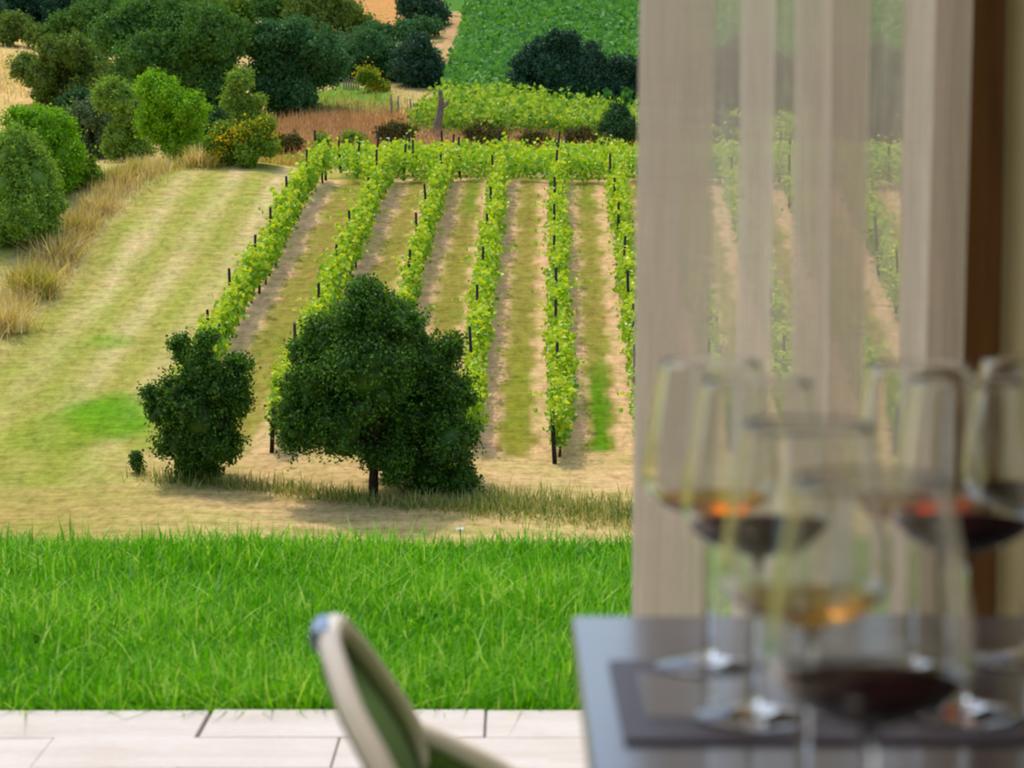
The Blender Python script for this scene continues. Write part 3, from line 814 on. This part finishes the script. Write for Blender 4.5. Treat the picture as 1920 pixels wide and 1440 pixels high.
m = MB(); m.box((-5.2, 3.1, -.3), (5.2, 4.87, -.012)); o = m.build('patio_bed', plain('mortar', srgb(150, 136, 118), .9)); tag(o, 'mortar bed under the patio slabs', 'patio', kind='structure')

plaster = plain('plaster', srgb(222, 214, 178), .9, .1, 3, .04)
ceil_m = plain('ceiling_paint', srgb(236, 232, 224), .9, .1)
floor_m = plain('floor_stone', srgb(206, 194, 178), .5, .3, 2, .06)
wood_dark = plain('dark_wood', srgb(112, 78, 42), .45, .4, 4, .2, stretch=(6, 6, .5))
def wall(name, lo, hi, mt, lab):
    m = MB(); m.box(lo, hi); o = m.build(name, mt); tag(o, lab, name.split('_')[0], kind='structure'); return o
LT = 3.25
wall('floor', (-3.2, -3.2, -.2), (3.6, 3.1, 0), floor_m, 'pale stone floor of the dining room')
wall('ceiling', (-3.2, -3.2, 3.5), (3.6, 3.1, 3.45), ceil_m, 'white ceiling of the dining room')
def holed(name, lo, hi, ax, o0, o1, z0, z1, lab):
    m = MB(); lo = np.array(lo, float); hi = np.array(hi, float)
    def bx(a, b, c, d):
        l = lo.copy(); h = hi.copy(); l[ax] = a; h[ax] = b; l[2] = c; h[2] = d; m.box(l, h)
    bx(lo[ax], o0, lo[2], hi[2]); bx(o1, hi[ax], lo[2], hi[2]); bx(o0, o1, lo[2], z0); bx(o0, o1, z1, hi[2])
    o = m.build(name, plaster); tag(o, lab, 'wall', kind='structure')
wall('wall_back', (-3.2, -3.35, 0), (3.6, -3.2, 3.5), plaster, 'plain back wall behind the viewer')
wall('wall_right', (3.45, -3.2, 0), (3.6, 3.1, 3.5), plaster, 'plain right-hand room wall')
holed('wall_left', (-3.35, -3.2, 0), (-3.2, 3.1, 3.5), 1, -3.0, -1.3, .6, 3.0, 'side wall with an unseen window opening added to light the room')  # opening out of view, added to let more daylight inside
m = MB(); m.box((.588, 2.95, 0), (3.45, 3.1, 3.5)); m.box((-3.2, 2.95, LT), (.588, 3.1, 3.5)); m.box((-3.2, 2.95, 0), (-2.75, 3.1, LT))
o = m.build('wall_front', plaster); tag(o, 'olive-beige wall with the wide garden opening', 'wall', kind='structure')
m = MB(); m.box((.5, 2.9, 0), (.588, 3.12, LT), .004)
o = m.build('trim_1', wood_dark); tag(o, 'dark brown wooden jamb of the garden opening beside the curtain', 'door jamb', kind='structure')

# ------------------------------------------------------------------ sheer curtain
def curtain():
    m, nt, out = mat('sheer_linen')
    d = N(nt, 'ShaderNodeBsdfDiffuse'); t = N(nt, 'ShaderNodeBsdfTranslucent'); tr = N(nt, 'ShaderNodeBsdfTransparent')
    v = coords(nt, (1, 1, .03)); f = noise(nt, v, 300, 2); g = noise(nt, coords(nt, (.03, .03, 1)), 260, 2)
    col = ramp(nt, f, [(.3, srgb(222, 213, 200)), (.7, srgb(240, 233, 222))])
    L(nt, col, d.inputs[0]); L(nt, col, t.inputs[0])
    x = N(nt, 'ShaderNodeMixShader'); x.inputs[0].default_value = .55
    L(nt, d.outputs[0], x.inputs[1]); L(nt, t.outputs[0], x.inputs[2])
    add = N(nt, 'ShaderNodeMath', operation='ADD'); L(nt, f, add.inputs[0]); gm = N(nt, 'ShaderNodeMath', operation='MULTIPLY_ADD'); L(nt, g, gm.inputs[0]); gm.inputs[1].default_value = .3; gm.inputs[2].default_value = .35; L(nt, gm.outputs[0], add.inputs[1])
    mr = N(nt, 'ShaderNodeMapRange'); L(nt, add.outputs[0], mr.inputs[0])
    mr.inputs[1].default_value = .7; mr.inputs[2].default_value = 1.3; mr.inputs[3].default_value = .46; mr.inputs[4].default_value = .66
    y = N(nt, 'ShaderNodeMixShader'); L(nt, mr.outputs[0], y.inputs[0]); L(nt, tr.outputs[0], y.inputs[1]); L(nt, x.outputs[0], y.inputs[2])
    L(nt, y.outputs[0], out.inputs[0])
    pxs = [1288, 1213, 1334, 1262, 1441, 1396, 1553, 1502, 1626, 1556, 1738, 1716, 1768, 1737, 1803, 1791]
    Yc = 2.72
    P = []
    for i, p in enumerate(pxs):
        P.append(((p - 960) / FPX * Yc, Yc + (.044 if i % 2 else -.044) + .006 * math.sin(i * 2.1)))
    C = catmull(np.array(P), 10)
    zs = np.linspace(.015, 3.06, 26); V = []
    for j, z in enumerate(zs):
        sw = .006 * np.sin(C[:, 0] * 22 + z * 1.6) * (1 - z / 3)
        V.append(np.stack([C[:, 0] + sw - .006 * (2.0 - z), C[:, 1] + sw * .7, np.full(len(C), z)], 1))
    n = len(C); V = np.concatenate(V)
    idx = np.arange(len(zs) * n).reshape(len(zs), n)
    F = np.stack([idx[:-1, :-1], idx[:-1, 1:], idx[1:, 1:], idx[1:, :-1]], -1).reshape(-1, 4)
    root = empty('sheer_curtain', (0, 0, 0)); tag(root, 'sheer beige curtain hanging in folds beside the garden opening', 'curtain')
    link('panel', mesh_np('panel', V, F, m, True), root)
    k = MB(); x0 = C[:, 0].min()
    # hem along the free edge: a doubled strip following the first fold
    e = C[(C[:, 0] < x0 + .03)][:14]
    hv = [np.stack([e[:, 0] - .006 * (2.0 - z) + .006 * np.sin(e[:, 0] * 22 + z * 1.6) * (1 - z / 3), e[:, 1] - .003, np.full(len(e), z)], 1) for z in zs]
    n = len(e); idx = np.arange(len(zs) * n).reshape(len(zs), n)
    F = np.stack([idx[:-1, :-1], idx[:-1, 1:], idx[1:, 1:], idx[1:, :-1]], -1).reshape(-1, 4)
    link('hem', mesh_np('hem', np.concatenate(hv), F, m, True), root)
    rod = MB(); rod.tube([(-2.7, 2.72, 3.1), (.58, 2.72, 3.1)], .012, 12); o = rod.build('curtain_rod', plain('rod_metal', srgb(90, 84, 78), .4, .5, metal=.8), smooth=True)
    tag(o, 'slim metal rod carrying the sheer curtain', 'curtain rod')
curtain()

# ------------------------------------------------------------------ table
TZ = .75
t_m = plain('table_lacquer', srgb(70, 66, 72), .2, .9, 5, .15, stretch=(1, 8, 1))
t_m.node_tree.nodes['Principled BSDF'].inputs['IOR'].default_value = 1.7
edge_m = plain('table_edge_wood', srgb(176, 140, 104), .5, .3, 5, .12)
tr_ = empty('dining_table', (.5, 1.2, 0)); tag(tr_, 'dark polished dining table carrying the wine glasses', 'table')
m = MB(); m.box((-.453, -.75, TZ - .016), (.65, .715, TZ), .004); m.build('tabletop', t_m, tr_)
m = MB(); m.box((-.450, -.747, TZ - .042), (.647, .712, TZ - .016), .003); o = m.build('edge_band', edge_m, tr_); o['label'] = 'light brown wooden edge under the dark top'
m = MB(); m.lathe([(.055, .05), (.05, .2), (.045, .6), (.07, .708)], 24); m.build('pedestal', t_m, tr_, smooth=True)
m = MB(); m.lathe([(.27, 0.001), (.27, .02), (.06, .05)], 40); m.build('base', t_m, tr_, smooth=False)
IM = plain('mat_inset', srgb(88, 88, 98), .14, .9); IM.node_tree.nodes['Principled BSDF'].inputs['IOR'].default_value = 1.7
pm = empty('placemat', (.31, 1.605, TZ)); tag(pm, 'dark purple-grey placemat with paler inset lying under the glasses', 'placemat')
m = MB(); m.box((-.24, -.122, .0002), (.24, .122, .003), .001); m.build('mat', plain('mat_vinyl', srgb(58, 50, 62), .42, .35, 60, .08), pm)
m = MB(); m.box((-.222, -.066, .0031), (.222, .072, .0038)); o = m.build('inset', IM, pm); o['label'] = 'paler smooth inset panel'

# ------------------------------------------------------------------ wine glasses
def glass_mat(name, col=(1, 1, 1, 1), ior=1.54, rough=0):
    m, nt, out = mat(name); g = N(nt, 'ShaderNodeBsdfGlass', i_IOR=ior, i_Roughness=rough); g.inputs['Color'].default_value = col
    L(nt, g.outputs[0], out.inputs[0]); return m
G_M = glass_mat('clear_glass', (.985, .99, .985, 1))
W_M = {'amber': glass_mat('amber_wine', (.94, .68, .18, 1), 1.34), 'gold': glass_mat('pale_gold_wine', (.95, .78, .34, 1), 1.34),
       'red': glass_mat('red_wine', (.07, .006, .014, 1), 1.34), 'orange': glass_mat('orange_wine', (.95, .33, .03, 1), 1.34)}
OUT = [(.0036, .1045), (.0070, .1056), (.016, .1086), (.027, .1135), (.0372, .1195), (.0438, .1265), (.0466, .1345), (.0468, .1430), (.0450, .1580), (.0417, .1780), (.0381, .1990), (.0348, .2190)]
OUTC = catmull(np.array(OUT), 5)
def inner():
    P = OUTC.copy(); T = np.gradient(P, axis=0); T /= np.linalg.norm(T, axis=1)[:, None]
    nrm = np.stack([-T[:, 1], T[:, 0]], 1)
    th = np.interp(P[:, 1], [.1045, .111, .122, .219], [.004, .0018, .0008, .0006])
    Q = P + nrm * th[:, None]; Q[:, 0] = np.maximum(Q[:, 0], 0.0004)
    return Q
INC = inner()
def make_glass(wine):
    root = empty('wine_glass', (0, 0, 0))
    b = MB()
    prof_ = [tuple(p) for p in OUTC] + [(OUTC[-1][0] - .0004, OUTC[-1][1] + .0004)] + [tuple(p) for p in INC[::-1]]
    b.lathe([(.0002, OUTC[0][1])] + prof_ + [(.0002, INC[0][1])], 64); b.build('bowl', G_M, root, smooth=True)
    s = MB(); s.lathe([(.006, .0097), (.0046, .014), (.0036, .024), (.0034, .05), (.0034, .093), (.0036, .1044)], 24); s.build('stem', G_M, root, smooth=True)
    f = MB(); f.lathe([(.034, .0002), (.0375, .0006), (.0378, .0012), (.0366, .0022), (.026, .0042), (.014, .0068), (.006, .0096)], 56); f.build('foot', G_M, root, smooth=True)
    lv = {'amber': .1225, 'gold': .1235, 'red': .1262, 'orange': .1240}[wine]
    q = [(max(r + .0004, .0005), z - .0003) for r, z in INC if z < lv - .0006]
    rr = float(np.interp(lv, INC[:, 1], INC[:, 0])) + .0004
    w = MB(); w.lathe([(.0002, q[0][1])] + q + [(rr, lv - .0002), (rr - .0006, lv), (.0002, lv)], 56); o = w.build('wine', W_M[wine], root, smooth=True)
    for p in o.data.polygons[-58:]: p.use_smooth = False
    o['label'] = {'amber': 'amber white wine', 'gold': 'pale gold white wine', 'red': 'dark red wine', 'orange': 'deep orange wine'}[wine]
    return root
GL = [(1333, 1.70, 'amber', 'wine glass with amber wine, farthest glass near the curtain hem'),
      (1420, 1.54, 'red', 'red wine glass in front of the amber one by the curtain hem'),
      (1517, 1.314, 'gold', 'wine glass with a shallow pale gold wine, its rim lower than its neighbours'),
      (1640, 1.08, 'red', 'closest red wine glass, large dark bowl low over the placemat'),
      (1728, 1.663, 'orange', 'wine glass with deep orange wine in front of the dark wooden jamb'),
      (1816, 1.55, 'red', 'red wine glass just right of the deep orange one'),
      (1938, 1.72, 'red', 'red wine glass cut off by the right picture edge')]
for px, Y, w, lab in GL:
    g = make_glass(w)
    X = (px - 960) / FPX * Y
    inm = abs(X - .31) < .24 and abs(Y - 1.605) < .122
    zz = TZ + (.0038 if inm and -.066 < Y - 1.605 < .072 else .003 if inm else .0002)
    # keep the whole foot on one level: those on the mat edge rest on the mat
    if abs(Y - 1.605) < .165 and abs(X - .31) < .27: zz = max(zz, TZ + .0031)
    g.location = (X, Y, zz); g.rotation_euler = (0, 0, Y * 7)
    tag(g, lab, 'wine glass', 'wine glasses on the dining table')

# ------------------------------------------------------------------ chair
def chair():
    root = empty('armchair', (0, 2.0, 0)); tag(root, 'cream-framed armchair with rounded green back tucked beside the table', 'chair')
    O = np.array([0, 2.0, 0])
    cream = plain('cream_paint', srgb(250, 240, 228), .4, .4, 8, .03)
    green = plain('green_fabric', srgb(86, 118, 52), .85, .2, 120, .15)
    cap = plain('steel_cap', srgb(120, 140, 170), .3, .5, metal=.6)
    near = [at(*p) for p in [(835, 2350, 1.80), (812, 1972, 1.80), (788, 1730, 1.80), (757, 1540, 1.80), (716, 1440, 1.81), (664, 1340, 1.85), (632, 1252, 1.91)]]
    topp = [at(*p) for p in [(618, 1196, 1.97), (630, 1172, 2.03)]]
    farr = [at(*p) for p in [(664, 1206, 2.09), (722, 1285, 2.16), (776, 1370, 2.20), (812, 1460, 2.21), (838, 1590, 2.21), (848, 1720, 2.21)]]
    near[0][2] = .0; near[0][0] = near[1][0] - .06; farl = farr[-1].copy(); farl[2] = 0; farl[0] -= .05; farr.append(farl)
    P = catmull(np.array(near + topp + farr), 10) - O
    m = MB(); m.tube(P, .0098, 12); m.build('back_frame', cream, root, smooth=True)
    # padded back between the two sides of the hoop
    k = int(np.argmax(P[:, 2])); A = P[:k + 1]; Bv = P[k:][::-1]
    zs = np.linspace(.50, P[k, 2] - .012, 16); V = []; nu = 9
    a = np.stack([np.interp(zs, A[:, 2], A[:, i]) for i in range(3)], 1); b = np.stack([np.interp(zs, Bv[:, 2], Bv[:, i]) for i in range(3)], 1)
    for sgn in (1, -1):
        for j in range(len(zs)):
            for u in np.linspace(0, 1, nu):
                p = a[j] * (1 - u) + b[j] * u
                bul = .003 + .005 * math.sin(math.pi * u) * min(1, (zs[-1] - zs[j]) / .08 + .15)
                V.append(p + np.array([.9, 0, .4]) * sgn * bul + np.array([-.009, 0, -.004]))
    n1 = len(zs) * nu; F = []
    I = lambda s, j, u: s * n1 + j * nu + u
    for j in range(len(zs) - 1):
        for u in range(nu - 1):
            F.append((I(0, j, u), I(0, j, u + 1), I(0, j + 1, u + 1), I(0, j + 1, u))); F.append((I(1, j, u), I(1, j + 1, u), I(1, j + 1, u + 1), I(1, j, u + 1)))
        F.append((I(0, j, 0), I(0, j + 1, 0), I(1, j + 1, 0), I(1, j, 0))); F.append((I(0, j, nu - 1), I(1, j, nu - 1), I(1, j + 1, nu - 1), I(0, j + 1, nu - 1)))
    m = MB(); m.add(V, F); m.build('back_pad', green, root, smooth=True)
    # blue-grey cap at the crest of the hoop
    m = MB(); c = P[k - 6:k + 3]; m.tube(c + np.array([-.006, -.004, .0]), .0108, 12); m.build('crest_cap', cap, root, smooth=True)['label'] = 'blue-grey metal cap'
    # arms
    for side, Y in (('far', 2.205), ('near', 1.80)):
        if side == 'far': pts = [at(778, 1368, Y), at(850, 1400, Y), at(932, 1442, Y), at(1010, 1500, Y), at(1040, 1600, Y), at(1046, 1700, Y)]
        else:
            f = [at(778, 1368, 2.205), at(850, 1400, 2.205), at(932, 1442, 2.205), at(1010, 1500, 2.205), at(1040, 1600, 2.205), at(1046, 1700, 2.205)]
            pts = [np.array([p[0], Y, p[2]]) for p in f]
        q = catmull(np.array(pts), 7) - O
        m = MB(); m.tube(q, .0105, 12); m.build('arm', cream, root, smooth=True)
        top = q[2:30]; V = []; 
        for dy in (-.006, .006):
            for p in top: V += [(p[0], p[1] + dy, p[2] - .008), (p[0], p[1] + dy, .46)]
        nn = len(top); F = []
        for i in range(nn - 1):
            F.append((2 * i, 2 * i + 1, 2 * i + 3, 2 * i + 2)); o = 2 * nn; F.append((o + 2 * i, o + 2 * i + 2, o + 2 * i + 3, o + 2 * i + 1))
            F.append((2 * i, 2 * i + 2, o + 2 * i + 2, o + 2 * i)); F.append((2 * i + 1, o + 2 * i + 1, o + 2 * i + 3, 2 * i + 3))
        m = MB(); m.add(V, F); m.build('side_panel', green, root)
    m = MB(); m.box((-.07, -.21, .395), (.36, .215, .425), .008); m.build('seat_frame', cream, root)
    m = MB(); m.box((-.05, -.195, .425), (.355, .2, .475), .02); m.build('seat', green, root, smooth=False)
    for y in (-.19, .195):
        m = MB(); m.tube([(.335, y, .4), (.34, y, .2), (.345, y, 0)], [.018, .015, .012], 10); m.build('leg', cream, root, smooth=True)
chair()

# ------------------------------------------------------------------ light
LP = (-.25, .85, 2.62)  # hanging lamp out of view, added to brighten the room
lr = empty('added_fill_lamp', (LP[0], LP[1], 3.5)); tag(lr, 'unseen white cone pendant lamp added near the table end to brighten the room', 'lamp')
m = MB(); m.tube([(0, 0, 0), (0, 0, -.72)], .004, 8); m.build('cord', plain('cord', srgb(40, 40, 40), .6), lr)
m = MB(); m.lathe([(.16, -.9), (.05, -.72), (.046, -.72), (.156, -.9)], 40, closed=True); m.build('shade', plain('fill_lamp_shade', srgb(236, 232, 224), .5), lr, smooth=True)
pl = bpy.data.lights.new('added_fill_light', 'POINT'); pl.energy = 75; pl.color = (1, .96, .9); pl.shadow_soft_size = .06  # fill light added for the dim interior, no visible source
po = bpy.data.objects.new('added_fill_light', pl); COL.objects.link(po); po.location = (LP[0], LP[1], 2.6)
W = bpy.data.worlds.new('world'); SC.world = W; W.use_nodes = True
nt = W.node_tree; nt.nodes.clear()
sky = nt.nodes.new('ShaderNodeTexSky'); sky.sky_type = 'NISHITA'; sky.sun_disc = False
SUN = Vector((-.22, .40, .89)).normalized()
sky.sun_elevation = math.asin(SUN.z); sky.sun_rotation = math.atan2(SUN.x, SUN.y)
sky.air_density = 1.0; sky.dust_density = 2.5; sky.ozone_density = 1.0
bg = nt.nodes.new('ShaderNodeBackground'); bg.inputs[1].default_value = .47
wo = nt.nodes.new('ShaderNodeOutputWorld')
nt.links.new(sky.outputs[0], bg.inputs[0]); nt.links.new(bg.outputs[0], wo.inputs[0])
sd = bpy.data.lights.new('sun', 'SUN'); sd.energy = 3.0; sd.angle = math.radians(.6); sd.color = (1, .955, .88)
so = bpy.data.objects.new('sun', sd); COL.objects.link(so)
so.rotation_euler = SUN.to_track_quat('Z', 'Y').to_euler()

vs = SC.view_settings
vs.view_transform = 'Standard'; vs.look = 'None'; vs.gamma = 1.0; vs.use_curve_mapping = False; vs.exposure = -0.9
cy = SC.cycles
cy.use_denoising = True
cy.max_bounces = 40; cy.transparent_max_bounces = 40; cy.transmission_bounces = 40; cy.diffuse_bounces = 4; cy.glossy_bounces = 4
cy.sample_clamp_indirect = 6.0
cy.use_adaptive_sampling = True
